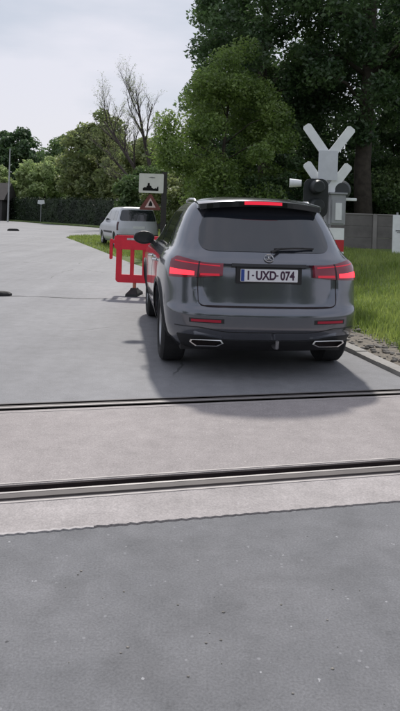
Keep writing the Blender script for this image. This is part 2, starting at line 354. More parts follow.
while len(pts) < 9000:
    y = random.uniform(22, 41); o = random.uniform(.02, 5) ; x = edge_x(y) + o; pts.append((x, y, bank(x, y) - .01))
blades('verge_grass', pts, .06, .16, .016, 'short grass round the silver van at the junction corner')

# ------------------------------------------------------------------ vehicles
M_PAINT = pmat('grey_metallic_paint', (.15, .156, .178), .20, metal=.8, coat=1, vary=.05, vscale=2)
M_SILV = pmat('silver_paint', (.50, .51, .53), .38, metal=.35, coat=.5, vary=.05, vscale=2)
M_GLASS = pmat('tinted_glass', (.016, .019, .025), .07, spec=.7, coat=.6)
M_BLK = pmat('black_plastic', (.018, .018, .019), .55, vary=.2, vscale=12)
M_GLOSS = pmat('gloss_black', (.008, .008, .009), .15)
M_TYRE = pmat('tyre_rubber', (.02, .02, .021), .85, vary=.25, vscale=10, bump=.2)
M_RIM = pmat('alloy', (.42, .42, .43), .35, metal=.9)
M_CHROME = pmat('chrome', (.72, .72, .72), .18, metal=1)
M_RED = pmat('lamp_red', (.13, .004, .018), .16, coat=.6, emit=(.9, .01, .06), es=.035)
M_LIT = pmat('brake_light', (.6, .02, .03), .25, emit=(1, .03, .05), es=1.7)
M_LIT2 = pmat('brake_light_dim', (.5, .015, .03), .25, emit=(1, .02, .06), es=.22)
M_REFL = pmat('reflector', (.28, .008, .03), .2, emit=(1, .02, .06), es=.04)
M_PLATE = pmat('plate_white', (.80, .80, .82), .4, vary=.05, vscale=20)
M_CHAR = pmat('plate_ink', (.055, .02, .05), .5); M_EU = pmat('plate_blue', (.03, .07, .30), .45)
M_WHT = pmat('white_lamp', (.75, .76, .8), .2)

class Loft:
    def tap(s, y): return 1 - s.tp * ss(1.0, 0.05, y)
    def __init__(s, keys, n=2.6, extra=None, tp=0):
        z = [k[0] for k in keys]; s.yr, s.w, s.yf, s.dr, s.df = [pchip(z, [k[i] for k in keys]) for i in range(1, 6)]
        s.n = n; s.extra = extra; s.tp = tp; s.z0 = z[0]; s.z1 = z[-1]
    def rear(s, phi, z, ex=True):
        e = 2 / s.n; sp, cp = math.sin(phi), max(math.cos(phi), 0)
        x = s.w(z) * math.copysign(abs(sp) ** e, sp); y = s.yr(z) + s.dr(z) * (1 - cp ** e)
        x *= s.tap(y)
        if ex and s.extra: y += s.extra(x, z)
        return Vector((x, y, z))
    def front(s, phi, z):
        e = 2 / s.n; sp, cp = math.sin(phi), max(math.cos(phi), 0)
        return Vector((s.w(z) * math.copysign(abs(sp) ** e, sp), s.yf(z) - s.df(z) * (1 - cp ** e), z))
    def side(s, y, z, sg):
        y0 = s.yr(z) + s.dr(z); y1 = s.yf(z) - s.df(z); w = s.w(z)
        if y < y0: w *= max(1 - ((y0 - y) / s.dr(z)) ** s.n, 0) ** (1 / s.n)
        if y > y1: w *= max(1 - ((y - y1) / s.df(z)) ** s.n, 0) ** (1 / s.n)
        return Vector((sg * w * s.tap(y), y, z))
    def body(s, name, mat, parent, nz=100, arches=()):
        zs = np.linspace(s.z0, s.z1 - .12, nz).tolist() + np.linspace(s.z1 - .115, s.z1, 24).tolist(); V = []; F = []; M1, M2 = 54, 26
        for z in zs:
            ph = [R(-90 + 180 * i / M1) for i in range(M1 + 1)]; L_ = [s.rear(p, z) for p in ph]
            a, b = s.yr(z) + s.dr(z), s.yf(z) - s.df(z)
            if b < a: b = a + .01
            sd_ = [a + (b - a) * i / M2 for i in range(1, M2)]
            L_ += [Vector((s.w(z) * s.tap(y), y, z)) for y in sd_]; L_ += [s.front(-p, z) for p in ph]; L_ += [Vector((-s.w(z) * s.tap(y), y, z)) for y in reversed(sd_)]
            V += L_
        k = len(L_)
        for i in range(len(zs) - 1):
            for j in range(k): F.append((i * k + j, i * k + (j + 1) % k, (i + 1) * k + (j + 1) % k, (i + 1) * k + j))
        F.append(tuple(reversed(range(k)))); F.append(tuple((len(zs) - 1) * k + j for j in range(k)))
        o = fix(mesh(name, V, F, mat, parent))
        for (yc, zc, rr, depth) in arches:
            for sg in (-1, 1):
                bm = bmesh.new(); bmesh.ops.create_cone(bm, cap_ends=True, segments=48, radius1=rr, radius2=rr, depth=.8)
                bmesh.ops.rotate(bm, verts=bm.verts, matrix=Matrix.Rotation(R(90), 3, 'Y')); bmesh.ops.translate(bm, vec=(sg * (depth + .4), yc, zc), verts=bm.verts)
                me = bpy.data.meshes.new('cut'); bm.to_mesh(me); bm.free(); c = bpy.data.objects.new('cut', me); COL.objects.link(c)
                md = o.modifiers.new('b', 'BOOLEAN'); md.operation = 'DIFFERENCE'; md.object = c; md.solver = 'EXACT'
                p = o.parent; o.parent = None
                dg = bpy.context.evaluated_depsgraph_get(); dg.update(); nm = bpy.data.meshes.new_from_object(o.evaluated_get(dg))
                o.modifiers.clear(); o.data = nm; o.parent = p; bpy.data.objects.remove(c)
        o.data.materials.clear(); o.data.materials.append(mat)
        o.data.polygons.foreach_set('use_smooth', [True] * len(o.data.polygons)); o.data.set_sharp_from_angle(angle=R(38))
        return o
    def patch(s, name, fn, us, vs_, mat, parent, off=.004, thick=.02):
        """fn(u, v) -> point on the surface; the patch lies 'off' proud of it with a skirt going in"""
        nu, nv = len(us), len(vs_); P = [[fn(u, v) for v in vs_] for u in us]; V = []; F = []; B = []
        for i in range(nu):
            for j in range(nv):
                du = P[min(i + 1, nu - 1)][j] - P[max(i - 1, 0)][j]; dv = P[i][min(j + 1, nv - 1)] - P[i][max(j - 1, 0)]
                nn = du.cross(dv)
                if nn.length < 1e-9: nn = Vector((P[i][j].x, P[i][j].y - 2, 0))
                nn.normalize()
                cdir = Vector((P[i][j].x, P[i][j].y - 2.0, .0))
                if nn.dot(cdir) < 0: nn = -nn
                V.append(P[i][j] + nn * off); B.append(P[i][j] + nn * (off - thick))
        m = len(V); V = V + B
        for i in range(nu - 1):
            for j in range(nv - 1): F.append((i * nv + j, (i + 1) * nv + j, (i + 1) * nv + j + 1, i * nv + j + 1))
        ring = [i * nv for i in range(nu)] + [(nu - 1) * nv + j for j in range(1, nv)] + [i * nv + nv - 1 for i in range(nu - 2, -1, -1)] + [j for j in range(nv - 2, 0, -1)]
        for a, b in zip(ring, ring[1:] + ring[:1]): F.append((a, b, b + m, a + m))
        return fix(mesh(name, V, F, mat, parent, True, 40))
    def rpatch(s, name, x0, x1, zb, zt, mat, parent, off=.004, thick=.02, nu=24, nv=8, ex=True):
        zb_ = zb if callable(zb) else (lambda t: zb); zt_ = zt if callable(zt) else (lambda t: zt)
        def fn(t, v):
            z = zb_(t) + (zt_(t) - zb_(t)) * v; return s.rear(x0 + (x1 - x0) * t, z, ex)
        return s.patch(name, fn, np.linspace(0, 1, nu).tolist(), np.linspace(0, 1, nv).tolist(), mat, parent, off, thick)
    def spatch(s, name, sg, yb, z0, z1, mat, parent, off=.004, thick=.02, nu=14, nv=10):
        """yb(v) -> (y0, y1) at height fraction v"""
        def fn(t, v):
            a, b = yb(v); return s.side(a + (b - a) * t, z0 + (z1 - z0) * v, sg)
        return s.patch(name, fn, np.linspace(0, 1, nu).tolist(), np.linspace(0, 1, nv).tolist(), mat, parent, off, thick)

def wheel(root, x, y, r, w, sg, spokes=5, rimr=.245):
    wh = bpy.data.objects.new('wheel', None); COL.objects.link(wh); wh.parent = root; wh.location = (x, y, r); wh.empty_display_size = .1
    h = w / 2; prof = [(-h * .8, rimr), (-h, rimr + .02), (-h * 1.02, (rimr + r) / 2), (-h * .93, r - .025), (-h * .75, r - .004), (0, r), (h * .75, r - .004), (h * .93, r - .025), (h * 1.02, (rimr + r) / 2), (h, rimr + .02), (h * .8, rimr), (0, rimr - .01), (-h * .8, rimr)]
    lathe('tyre', prof, M_TYRE, wh, 48)
    o = h * .78 * sg
    rim = lathe('rim', [(o, rimr - .001), (o + .012 * sg, rimr - .012), (o - .03 * sg, rimr - .03), (-h * .7 * sg, rimr - .05)], M_RIM, wh, 40)
    for i in range(spokes):
        t = 2 * math.pi * i / spokes + .3; V = []
        for rr, ww, xx in ((.03, .035, .0), (.12, .024, .012), (rimr - .012, .034, .0)):
            for sgn in (-1, 1):
                yy_, zz = rr * math.cos(t) - sgn * ww * math.sin(t), rr * math.sin(t) + sgn * ww * math.cos(t)
                V.append((o + (xx - .012) * sg, yy_, zz)); V.append((o + (xx - .045) * sg, yy_, zz))
        F = []
        for a in (0, 4):
            F += [(a, a + 2, a + 6, a + 4), (a + 1, a + 5, a + 7, a + 3), (a, a + 4, a + 5, a + 1), (a + 2, a + 3, a + 7, a + 6)]
        fix(mesh('spoke', V, F, M_RIM, wh))
    lathe('brake_disc', [(o - .06 * sg, .02), (o - .06 * sg, .15), (o - .08 * sg, .15)], M_RAIL, wh, 24)
    return wh

# ---- grey SUV
K = [(.22, .26, .80, 4.35, .35, .5), (.29, .13, .86, 4.50, .40, .6), (.36, .055, .905, 4.60, .42, .7), (.46, .00, .932, 4.66, .45, .75), (.56, .002, .945, 4.66, .46, .75),
     (.60, .012, .947, 4.65, .46, .75), (.64, .040, .948, 4.65, .46, .75), (.70, .052, .948, 4.62, .46, .75), (.80, .065, .947, 4.57, .46, .75), (.92, .08, .94, 4.42, .46, .7), (1.00, .10, .925, 4.02, .46, .6), (1.05, .13, .902, 3.60, .46, .5),
     (1.09, .17, .868, 3.38, .46, .5), (1.14, .22, .828, 3.22, .45, .45), (1.30, .36, .765, 2.86, .42, .4), (1.45, .49, .695, 2.45, .38, .4), (1.53, .56, .645, 2.2, .36, .4),
     (1.58, .61, .585, 2.0, .34, .4), (1.61, .70, .50, 1.85, .3, .35), (1.628, .85, .36, 1.75, .25, .3), (1.635, 1.0, .2, 1.6, .15, .15)]
def hatch(x, z):
    return .034 * ss(.66, .60, abs(x) + .35 * max(.80 - z, 0)) * ss(.632, .650, z) * (1 - ss(.985, 1.02, z))
CX, CY, CR = .645, 5.91, R(7)
suv = empty('parked_suv', (CX, CY, 0), CR, 'dark grey sport utility car with lit red brake lights just past the rails', 'car')
LF = Loft(K, 2.75, hatch, .062)
LF.body('body', M_PAINT, suv, 110, arches=((.90, .37, .405, .62), (3.77, .37, .405, .62)))
box('underbody', (0, 2.3, .26), (1.5, 3.9, .10), M_BLK, suv)
for y in (.90, 3.77):
    for sg in (-1, 1): wheel(suv, sg * .79, y, .365, .24, sg)
for y in (.9, 3.77):
    for sg in (-1, 1):
        V = []; F = []; n_ = 28
        for i in range(n_ + 1):
            t = R(-8 + 196 * i / n_)
            for rr, oo in ((.400, .012), (.445, .016), (.452, -.01), (.400, -.06)):
                yy_, zz = y + rr * math.cos(t), .37 + rr * math.sin(t); p = LF.side(min(max(yy_, .1), 4.5), zz, sg); V.append((p.x + sg * oo, yy_, zz))
        for i in range(n_):
            for j in range(3): F.append((i * 4 + j, i * 4 + j + 1, i * 4 + j + 5, i * 4 + j + 4))
        fix(mesh('wheel_arch', V, F, M_BLK, suv, True, 40))
# rear window, spoiler and third brake light
ctr, hh = 1.335, .215
def rw(sgn): return lambda t: ctr - .012 * (2 * t - 1) ** 2 + sgn * hh * max(1 - abs(2 * t - 1) ** 7, 0) ** .42
LF.rpatch('rear_window', R(-49), R(49.5), rw(-1), rw(1), M_GLASS, suv, .004, .02, 60, 14)
V = []; F = []; nx_ = 28
for i in range(nx_ + 1):
    t = -1 + 2 * i / nx_; x = .60 * t; c = .13 * abs(t) ** 2.4; dz = -.045 * abs(t) ** 2.2
    for (y, z) in ((.86, 1.628), (.62, 1.622), (.46, 1.598), (.435, 1.588), (.437, 1.556), (.46, 1.548), (.66, 1.548)): V.append((x * (1 - .04 * (1.6 - z)), y + c, z + dz))
for i in range(nx_):
    for j in range(6): F.append((i * 7 + j, i * 7 + j + 1, i * 7 + j + 8, i * 7 + j + 7))
F += [tuple(range(7)), tuple(reversed([nx_ * 7 + j for j in range(7)]))]
sp = fix(mesh('roof_spoiler', V, F, M_PAINT, suv, True, 40))
def spf(name, t0, t1, z0, z1, mat, off):
    V = []; F = []; n_ = 20
    for i in range(n_ + 1):
        t = t0 + (t1 - t0) * i / n_; x = .60 * t; c = .13 * abs(t) ** 2.4; dz = -.045 * abs(t) ** 2.2
        for (y, z) in ((.437 - off, z1), (.437 - off, z0), (.46, z0), (.46, z1)): V.append((x, y + c, z + dz))
    for i in range(n_):
        for j in range(4): F.append((i * 4 + j, i * 4 + (j + 1) % 4, i * 4 + (j + 1) % 4 + 4, i * 4 + j + 4))
    F += [(0, 1, 2, 3), (n_ * 4 + 3, n_ * 4 + 2, n_ * 4 + 1, n_ * 4)]
    return fix(mesh(name, V, F, mat, sp))
spf('spoiler_trim', -.97, .97, 1.535, 1.583, M_GLOSS, .006)
spf('third_brake_light', -.30, .30, 1.552, 1.582, pmat('third_light', (.6, .02, .04), .25, emit=(1, .03, .07), es=.55), .011)
for sg in (-1, 1):   # black blades beside the window
    tube('roof_rail', [(sg * .585, .93, 1.57), (sg * .59, .98, 1.598), (sg * .585, 1.5, 1.612), (sg * .57, 1.9, 1.60), (sg * .56, 1.95, 1.57)], .013, M_CHROME, suv, 8)
# wiper
wp = tube('rear_wiper', [(.02, .135, 1.125), (.12, .20, 1.155), (.34, .222, 1.165)], [.013, .010, .006], M_BLK, suv, 8)
tube('wiper_blade', [(.06, .195, 1.152), (.25, .207, 1.162), (.44, .25, 1.160)], .009, M_BLK, wp, 6)
# tail lamps
for sg in (-1, 1):
    a0, a1 = (R(21), R(73)); a0, a1 = sg * a0, sg * a1
    zb = lambda t: .886 - .012 * t + .012 * (1 - t) ** 3 * 2; zt = lambda t: 1.012 + .045 * ss(.1, .9, t) - .03 * ss(.85, 1, t)
    tl = LF.rpatch('tail_lamp', a0, a1, zb, zt, M_RED, suv, .012, .05, 34, 8, ex=False)
    LF.rpatch('brake_segment', sg * R(42), sg * R(71), lambda t: .903 - .004 * t, lambda t: .938 + .016 * t, M_LIT, tl, .0145, .01, 16, 4, ex=False)
    LF.rpatch('light_guide', sg * R(23), sg * R(37), .905, .925, M_LIT2, tl, .0145, .01, 12, 3, ex=False)
    LF.rpatch('light_guide', sg * R(23), sg * R(66), lambda t: .985 + .03 * t, lambda t: .994 + .03 * t, M_LIT2, tl, .0142, .01, 20, 3, ex=False)
    LF.rpatch('lamp_split', sg * R(38.2), sg * R(39.4), .888, 1.022, M_BLK, tl, .0150, .02, 3, 8, ex=False)
    # reflectors with bright trim
    LF.rpatch('reflector_trim', sg * R(20), sg * R(47), .498, .536, M_BLK, suv, .004, .02, 14, 4)
    rf = LF.rpatch('bumper_reflector', sg * R(22), sg * R(45), .506, .528, M_REFL, suv, .008, .02, 14, 4)
# shut line round the lower hatch, following the recess
pth = []
for i in range(9): pth.append((39.0 - .1 * i, .884 - .024 * i))
for i in range(1, 9): t = R(90 * i / 8); pth.append((38.2 - 6.5 * (1 - math.cos(t)), .692 - .052 * math.sin(t)))
half = [(R(a_), z_) for a_, z_ in pth]; full = half + [(R(31.7 * (1 - 2 * i / 30)), .640) for i in range(1, 30)] + [(-a_, z_) for a_, z_ in reversed(half)]
def shut(u, v):
    i = min(int(u), len(full) - 2); f = u - i; a_ = full[i][0] + (full[i + 1][0] - full[i][0]) * f; z_ = full[i][1] + (full[i + 1][1] - full[i][1]) * f
    dx_ = (full[i + 1][0] - full[i][0]) * .9; dz_ = full[i + 1][1] - full[i][1]; ln_ = math.hypot(dx_, dz_); return LF.rear(a_ - dz_ / ln_ * v / .9, z_ + dx_ / ln_ * v)
LF.patch('shut_line', shut, list(range(len(full))), [-.0045, .0045], M_GAP, suv, .0025, .01)
# dark trim above plate, badge
LF.rpatch('handle_trim', R(-16), R(16), .990, 1.016, M_GLOSS, suv, .012, .04, 24, 3, ex=False)
yb_ = LF.rear(0, 1.07).y - .012
bd = lathe('badge', [(0, .036), (.006, .038), (.010, .041), (.006, .044), (0, .045)], M_CHROME, suv, 32)
bd.rotation_euler = (R(-42), 0, R(-90)); bd.rotation_mode = 'XYZ'
bd.matrix_local = Matrix.Translation((0, yb_ - .002, 1.068)) @ Matrix.Rotation(R(-38), 4, 'X') @ Matrix.Rotation(R(-90), 4, 'Z')
V = [(.010, 0, 0)]
for i in range(6):
    t = R(90 + 60 * i); rr = .041 if i % 2 == 0 else .009; V.append((.002, rr * math.cos(t), rr * math.sin(t)))
mesh('star', V, [(0, 1 + i, 1 + (i + 1) % 6) for i in range(6)], M_CHROME, bd)
# licence plate
yp = LF.rear(0, .915).y
box('plate_recess', (0, yp - .003, .918), (.60, .014, .15), M_BLK, suv, .004)
pl = box('licence_plate', (0, yp - .015, .918), (.52, .008, .112), M_PLATE, suv, .003)
for s_, x in (('1', -.190), ('UXD', -.030), ('074', .165)):
    text('plate_character', s_, .108, M_CHAR, pl, (x, yp - .0195, .915), (R(90), 0, 0), .0012, .80, .0035)
box('plate_strip', (-.241, yp - .0192, .918), (.030, .002, .104), M_EU, pl)
for x in (-.148, .072): box('plate_dash', (x, yp - .0200, .918), (.020, .003, .012), M_CHAR, pl)
# diffuser, tail pipes, tow-eye area
LF.rpatch('diffuser', R(-64), R(64), .225, lambda t: 0.380 - .035 * ss(.32, .12, abs(t - .5)) + .0 * t, M_BLK, suv, .006, .05, 40, 8)
LF.rpatch('bumper_crease', R(-66), R(66), lambda t: .455 - .035 * ss(.30, .12, abs(t - .5)), lambda t: .463 - .035 * ss(.30, .12, abs(t - .5)), M_BLK, suv, .0015, .01, 40, 3)
for sg in (-1, 1):
    V = []; F = []; pr = [(.40, .318), (.455, .292), (.645, .292), (.700, .330), (.690, .352), (.42, .348)]; n_ = len(pr); cx_ = .55; cz_ = .322
    for f, dy in ((1, 0), (1.0, -.030), (.90, -.032), (.88, .05)):
        for (x, z) in pr: V.append((sg * (cx_ + (x - cx_) * f), .085 + .10 * max(x - .45, 0) + dy, cz_ + (z - cz_) * f * (1 if f > .9 else .85)))
    for q_ in range(3):
        for i in range(n_): F.append((q_ * n_ + i, q_ * n_ + (i + 1) % n_, (q_ + 1) * n_ + (i + 1) % n_, (q_ + 1) * n_ + i))
    tp = fix(mesh('tail_pipe', V, F, M_CHROME, suv))
    mesh('pipe_opening', [(v[0], v[1] - .012, v[2]) for v in V[3 * n_:]], [tuple(range(n_))], M_GAP, tp)
tube('tow_hitch', [(.06, .22, .31), (.06, .05, .29), (.06, -.02, .30), (.06, -.03, .36)], [.022, .02, .018, .016], M_RIM, suv, 8)
# side glass, handles, mirrors, mouldings
for sg in (-1, 1):
    z0, z1 = 1.115, 1.475
    LF.spatch('quarter_window', sg, lambda v: (.86 + .18 * v, 1.04 + .06 * v), z0 + .03, z1 - .06, M_GLASS, suv, .004)
    LF.spatch('rear_door_window', sg, lambda v: (1.10 + .06 * v, 1.92), z0, z1, M_GLASS, suv, .004)
    LF.spatch('front_door_window', sg, lambda v: (2.00, 2.98 - .62 * v), z0, z1, M_GLASS, suv, .004)
    LF.spatch('window_moulding', sg, lambda v: (.82, 3.0), 1.092, 1.106, M_CHROME, suv, .006, .02, 20, 3)
    for (ya, yb2) in ((1.18, 1.185), (1.96, 1.966), (3.05, 3.056)): LF.spatch('door_gap', sg, lambda v, a=ya, b=yb2: (a, b), .44, 1.07, M_GAP, suv, .0012, .01, 3, 12)
    LF.spatch('sill_trim', sg, lambda v: (1.32, 3.35), .27, .37, M_BLK, suv, .008, .03, 14, 4)
    for yh in (1.36, 2.14):
        p = LF.side(yh, .955, sg); tube('door_handle', [(p.x, yh - .02, .955), (p.x + sg * .035, yh, .957), (p.x + sg * .038, yh + .15, .96), (p.x, yh + .18, .96)], [.011, .013, .013, .010], M_CHROME, suv, 8)
    p = LF.side(2.83, 1.10, sg)
    bm = bmesh.new(); bmesh.ops.create_uvsphere(bm, u_segments=20, v_segments=12, radius=1)
    for v in bm.verts:
        v.co = Vector((v.co.x * .135, max(v.co.y, -.35) * .085, v.co.z * .085))
    bmesh.ops.translate(bm, vec=(p.x + sg * .15, 2.86, 1.135), verts=bm.verts); me = bpy.data.meshes.new('door_mirror'); bm.to_mesh(me); bm.free()
    mr_ = link('door_mirror', me, M_BLK, suv, True, 40)
    slabxz('mirror_glass', [(p.x + sg * .15 + .105 * math.cos(R(a)), 1.135 + .062 * math.sin(R(a))) for a in range(0, 360, 20)], 2.826, 2.829, M_GLASS, mr_)
    tube('mirror_arm', [(p.x - sg * .02, 2.86, 1.07), (p.x + sg * .08, 2.87, 1.09)], .028, M_BLK, mr_, 8)
LF.patch('windscreen', lambda t, v: LF.front(R(-58 + 116 * t), 1.12 + .41 * v), np.linspace(0, 1, 20).tolist(), np.linspace(0, 1, 8).tolist(), M_GLASS, suv, .004)
for sg in (-1, 1):
    LF.patch('headlamp', lambda t, v: LF.front(sg * R(34 + 34 * t), .74 + .15 * v), np.linspace(0, 1, 12).tolist(), np.linspace(0, 1, 5).tolist(), M_WHT, suv, .006)
LF.patch('grille', lambda t, v: LF.front(R(-26 + 52 * t), .55 + .26 * v), np.linspace(0, 1, 14).tolist(), np.linspace(0, 1, 5).tolist(), M_GLOSS, suv, .006)

# ---- silver van
K2 = [(.22, .12, .74, 3.95, .25, .4), (.34, .03, .81, 4.13, .28, .5), (.52, 0, .85, 4.2, .3, .55), (.78, .02, .86, 4.14, .3, .55), (.90, .05, .855, 3.92, .3, .5), (.98, .07, .84, 3.55, .3, .45), (1.05, .09, .815, 3.36, .3, .4),
      (1.25, .15, .765, 3.0, .28, .4), (1.48, .22, .70, 2.6, .27, .4), (1.58, .27, .66, 2.35, .27, .4), (1.63, .33, .60, 2.2, .26, .35), (1.66, .50, .46, 2.0, .25, .3), (1.67, .8, .2, 1.7, .15, .15)]
van = empty('parked_van', (-2.42, 26.9, .045), R(19), 'silver people carrier parked on the grass corner behind the red barrier', 'van')
LV = Loft(K2, 4.2)
LV.body('body', M_SILV, van, 60, arches=((.72, .31, .35, .55), (3.32, .31, .35, .55)))
for y in (.72, 3.32):
    for sg in (-1, 1): wheel(van, sg * .74, y, .315, .19, sg, 6, .21)
box('underbody', (0, 2, .25), (1.3, 3.4, .1), M_BLK, van)
LV.rpatch('rear_window', R(-62), R(62), lambda t: 1.10 + .10 * abs(2 * t - 1) ** 10, lambda t: 1.535 - .06 * abs(2 * t - 1) ** 10, M_GLASS, van, .004, .02, 40, 8)
for sg in (-1, 1):
    tl = LV.rpatch('tail_lamp', sg * R(62), sg * R(84), .72, 1.05, pmat('dark_lamp_red', (.05, .008, .01), .3), van, .008, .03, 10, 6)
    LV.spatch('rear_side_window', sg, lambda v: (.48 + .10 * v, 1.05), 1.10, 1.50, M_GLASS, van)
    LV.spatch('rear_door_window', sg, lambda v: (1.12, 1.95), 1.10, 1.50, M_GLASS, van)
    LV.spatch('front_door_window', sg, lambda v: (2.02, 3.0 - .55 * v), 1.10, 1.50, M_GLASS, van)
    LV.spatch('rub_strip', sg, lambda v: (1.15, 2.9), .58, .66, M_BLK, van, .008, .02)
    p = LV.side(2.8, 1.1, sg); box('door_mirror', (p.x + sg * .13, 2.86, 1.14), (.2, .09, .15), M_BLK, van, .03)
LV.rpatch('bumper_strip', R(-80), R(80), .46, .56, M_BLK, van, .012, .03, 30, 4)
box('licence_plate', (0, -.012 + LV.rear(0, .84).y, .84), (.5, .01, .11), M_PLATE, van, .003)
LV.patch('windscreen', lambda t, v: LV.front(R(-66 + 132 * t), 1.12 + .40 * v), np.linspace(0, 1, 16).tolist(), np.linspace(0, 1, 8).tolist(), M_GLASS, van, .004)

# ------------------------------------------------------------------ red barrier
M_RPL = pmat('red_plastic', (.72, .022, .045), .42, vary=.12, vscale=6)
M_YEL = pmat('yellow_reflective', (.55, .50, .06), .45, vary=.15, vscale=12)
M_GRE = pmat('pale_reflective', (.55, .53, .52), .45, vary=.15, vscale=12)
M_RUBB = pmat('black_rubber', (.02, .02, .02), .8, vary=.3, vscale=12)
br = empty('road_barrier', (-1.47, 11.92, 0), R(-8), 'red plastic pedestrian barrier with open gaps on black feet ahead of the grey car', 'barrier')
Wd = 1.22; zb0, zt0 = .22, 1.05
def rr_poly(x0, x1, z0, z1, r, n=5):
    P = []
    for cx_, cz_, a0 in ((x1 - r, z0 + r, -90), (x1 - r, z1 - r, 0), (x0 + r, z1 - r, 90), (x0 + r, z0 + r, 180)):
        for i in range(n + 1): t = R(a0 + 90 * i / n); P.append((cx_ + r * math.cos(t), cz_ + r * math.sin(t)))
    return P
slabxz('top_rail', rr_poly(-.02, Wd + .02, .80, 1.05, .06), -.035, .035, M_RPL, br, True)
slabxz('bottom_rail', rr_poly(.02, Wd - .02, .22, .36, .06), -.03, .03, M_RPL, br, True)
xs_ = [(.02, .115), (.275, .335), (.495, .58), (.74, .80), (.96, 1.02), (1.12, 1.20)]
for (a0, a1) in xs_: slabxz('upright', rr_poly(a0, a1, .30, .86, .02), -.028, .028, M_RPL, br, True)
box('reflective_strip', (.42, -.0365, .985), (.42, .004, .035), M_GRE, br)
hk = slabxz('coupling_hook', rr_poly(-.105, -.055, .62, .98, .022), -.02, .02, M_RPL, br, True)
box('hook_bridge', (-.045, 0, .93), (.06, .036, .06), M_RPL, br, .008)
for x in (.36, 1.0):
    box('leg', (x, 0, .165), (.055, .05, .15), pmat('orange_plastic', (.5, .16, .10), .5), br, .01)
    V = []
    for (hw, hd, z) in ((.10, .27, 0.0), (.095, .25, .045), (.06, .10, .10), (.05, .07, .13)):
        V += [(x - hw, -hd, z), (x + hw, -hd, z), (x + hw, hd, z), (x - hw, hd, z)]
    F = [(3, 2, 1, 0), (12, 13, 14, 15)] + [(q_ * 4 + i, q_ * 4 + (i + 1) % 4, q_ * 4 + 4 + (i + 1) % 4, q_ * 4 + 4 + i) for q_ in range(3) for i in range(4)]
    fix(mesh('foot', V, F, M_RUBB, br))
def block(name, x, y, s, rz, label, h):
    V = []
    for (k_, z) in ((1, 0), (1, .5), (.82, .85), (.6, 1)):
        for a in range(10): t = 2 * math.pi * a / 10; V.append((s * k_ * math.copysign(abs(math.cos(t)) ** .6, math.cos(t)), .45 * s * k_ * math.copysign(abs(math.sin(t)) ** .6, math.sin(t)), z * h))
    F = [tuple(reversed(range(10))), tuple(30 + i for i in range(10))] + [(q_ * 10 + i, q_ * 10 + (i + 1) % 10, q_ * 10 + 10 + (i + 1) % 10, q_ * 10 + 10 + i) for q_ in range(3) for i in range(10)]
    o = fix(mesh(name, V, F, M_RUBB)); o.location = (x, y, 0.001); o.rotation_euler[2] = rz; tag(o, label, 'rubber block', 'rubber blocks lying on the road'); return o
block('rubber_block', -3.36, 11.25, .26, .2, 'dark rubber block lying on the pale road level with the red barrier', .07)
block('rubber_block', -12.8, 46.4, .40, .3, 'small dark rubber block far off on the road towards the hedge', .16)
# tar joint across the road
V = []; F = []; rj = random.Random(5); xj = -4.2
while xj < -1.25:
    w = .012 + .05 * abs(math.sin(xj * 2.3)) * rj.random(); yy_ = 11.15 + (xj + 4) * .05 + .04 * math.sin(xj * 4)
    V += [(xj, yy_ - w, .004), (xj, yy_ + w, .004)]; xj += .06
for i in range(len(V) // 2 - 1): F.append((2 * i, 2 * i + 2, 2 * i + 3, 2 * i + 1))
tj = mesh('tar_joint', V, F, pmat('tar', (.11, .11, .115), .7, vary=.3, vscale=6)); tag(tj, kind='structure')

# ------------------------------------------------------------------ level crossing post
M_WP = pmat('white_paint', (.84, .86, .85), .5, vary=.08, vscale=5)
M_GP = pmat('grey_paint', (.36, .37, .38), .5, vary=.1, vscale=5)
M_GD = pmat('dark_paint', (.018, .022, .022), .5, vary=.2, vscale=6)
M_RP = pmat('red_paint', (.55, .03, .04), .45, vary=.1, vscale=5)
PX, PY = 2.14, 11.5
cp_ = empty('crossing_signal', (PX, PY, .05), R(6), 'level crossing post with stacked white crosses and black signal lamps beside the grey car', 'crossing signal')
tube('post', [(.05, .06, -.1), (.05, .06, 2.42)], .055, M_GP, cp_, 14)
def arm(cz_, ang, l0, l1, w, y, name='cross_arm'):
    c, s_ = math.cos(R(ang)), math.sin(R(ang)); px_, pz_ = -s_, c; h_ = w / 2
    P = [(l0, -h_), (l1 - .03, -h_), (l1, -h_ + .03), (l1, h_ - .03), (l1 - .03, h_), (l0, h_)]
    return slabxz(name, [(.02 + a * c + b * px_, cz_ + a * s_ + b * pz_) for a, b in P], y, y + .02, M_WP, cp_)
arm(2.44, 53, 0, .66, .155, -.02); arm(2.44, 127, 0, .68, .155, .004)
arm(1.83, 54, .0, .62, .155, -.015); arm(1.83, 127, .0, .64, .155, .009)
slabxz('back_plate', rr_poly(-.165, .165, 2.06, 2.555, .015, 2), -.062, -.035, pmat('plate_back', (.64, .66, .69), .45, vary=.08, vscale=5), cp_)
# left lamp head with rounded shield
slabxz('lamp_shield', rr_poly(-.42, .0, 1.42, 2.07, .12), -.10, -.08, M_GD, cp_, True)
for z in (1.93, 1.62):
    hd_ = lathe('lamp_housing', [(.0, .0), (.0, .09), (.05, .115), (.19, .125), (.20, .0)], M_GD, cp_, 24); hd_.matrix_local = Matrix.Translation((-.21, -.29, z)) @ Matrix.Rotation(R(90), 4, 'Z')
vs2 = lathe('lamp_visor', [(0, .055), (.20, .075), (.20, .068), (0, .045), (0, 0.001)], M_WP, cp_, 20); vs2.matrix_local = Matrix.Translation((-.44, .0, 1.99)) @ Matrix.Rotation(R(168), 4, 'Z')
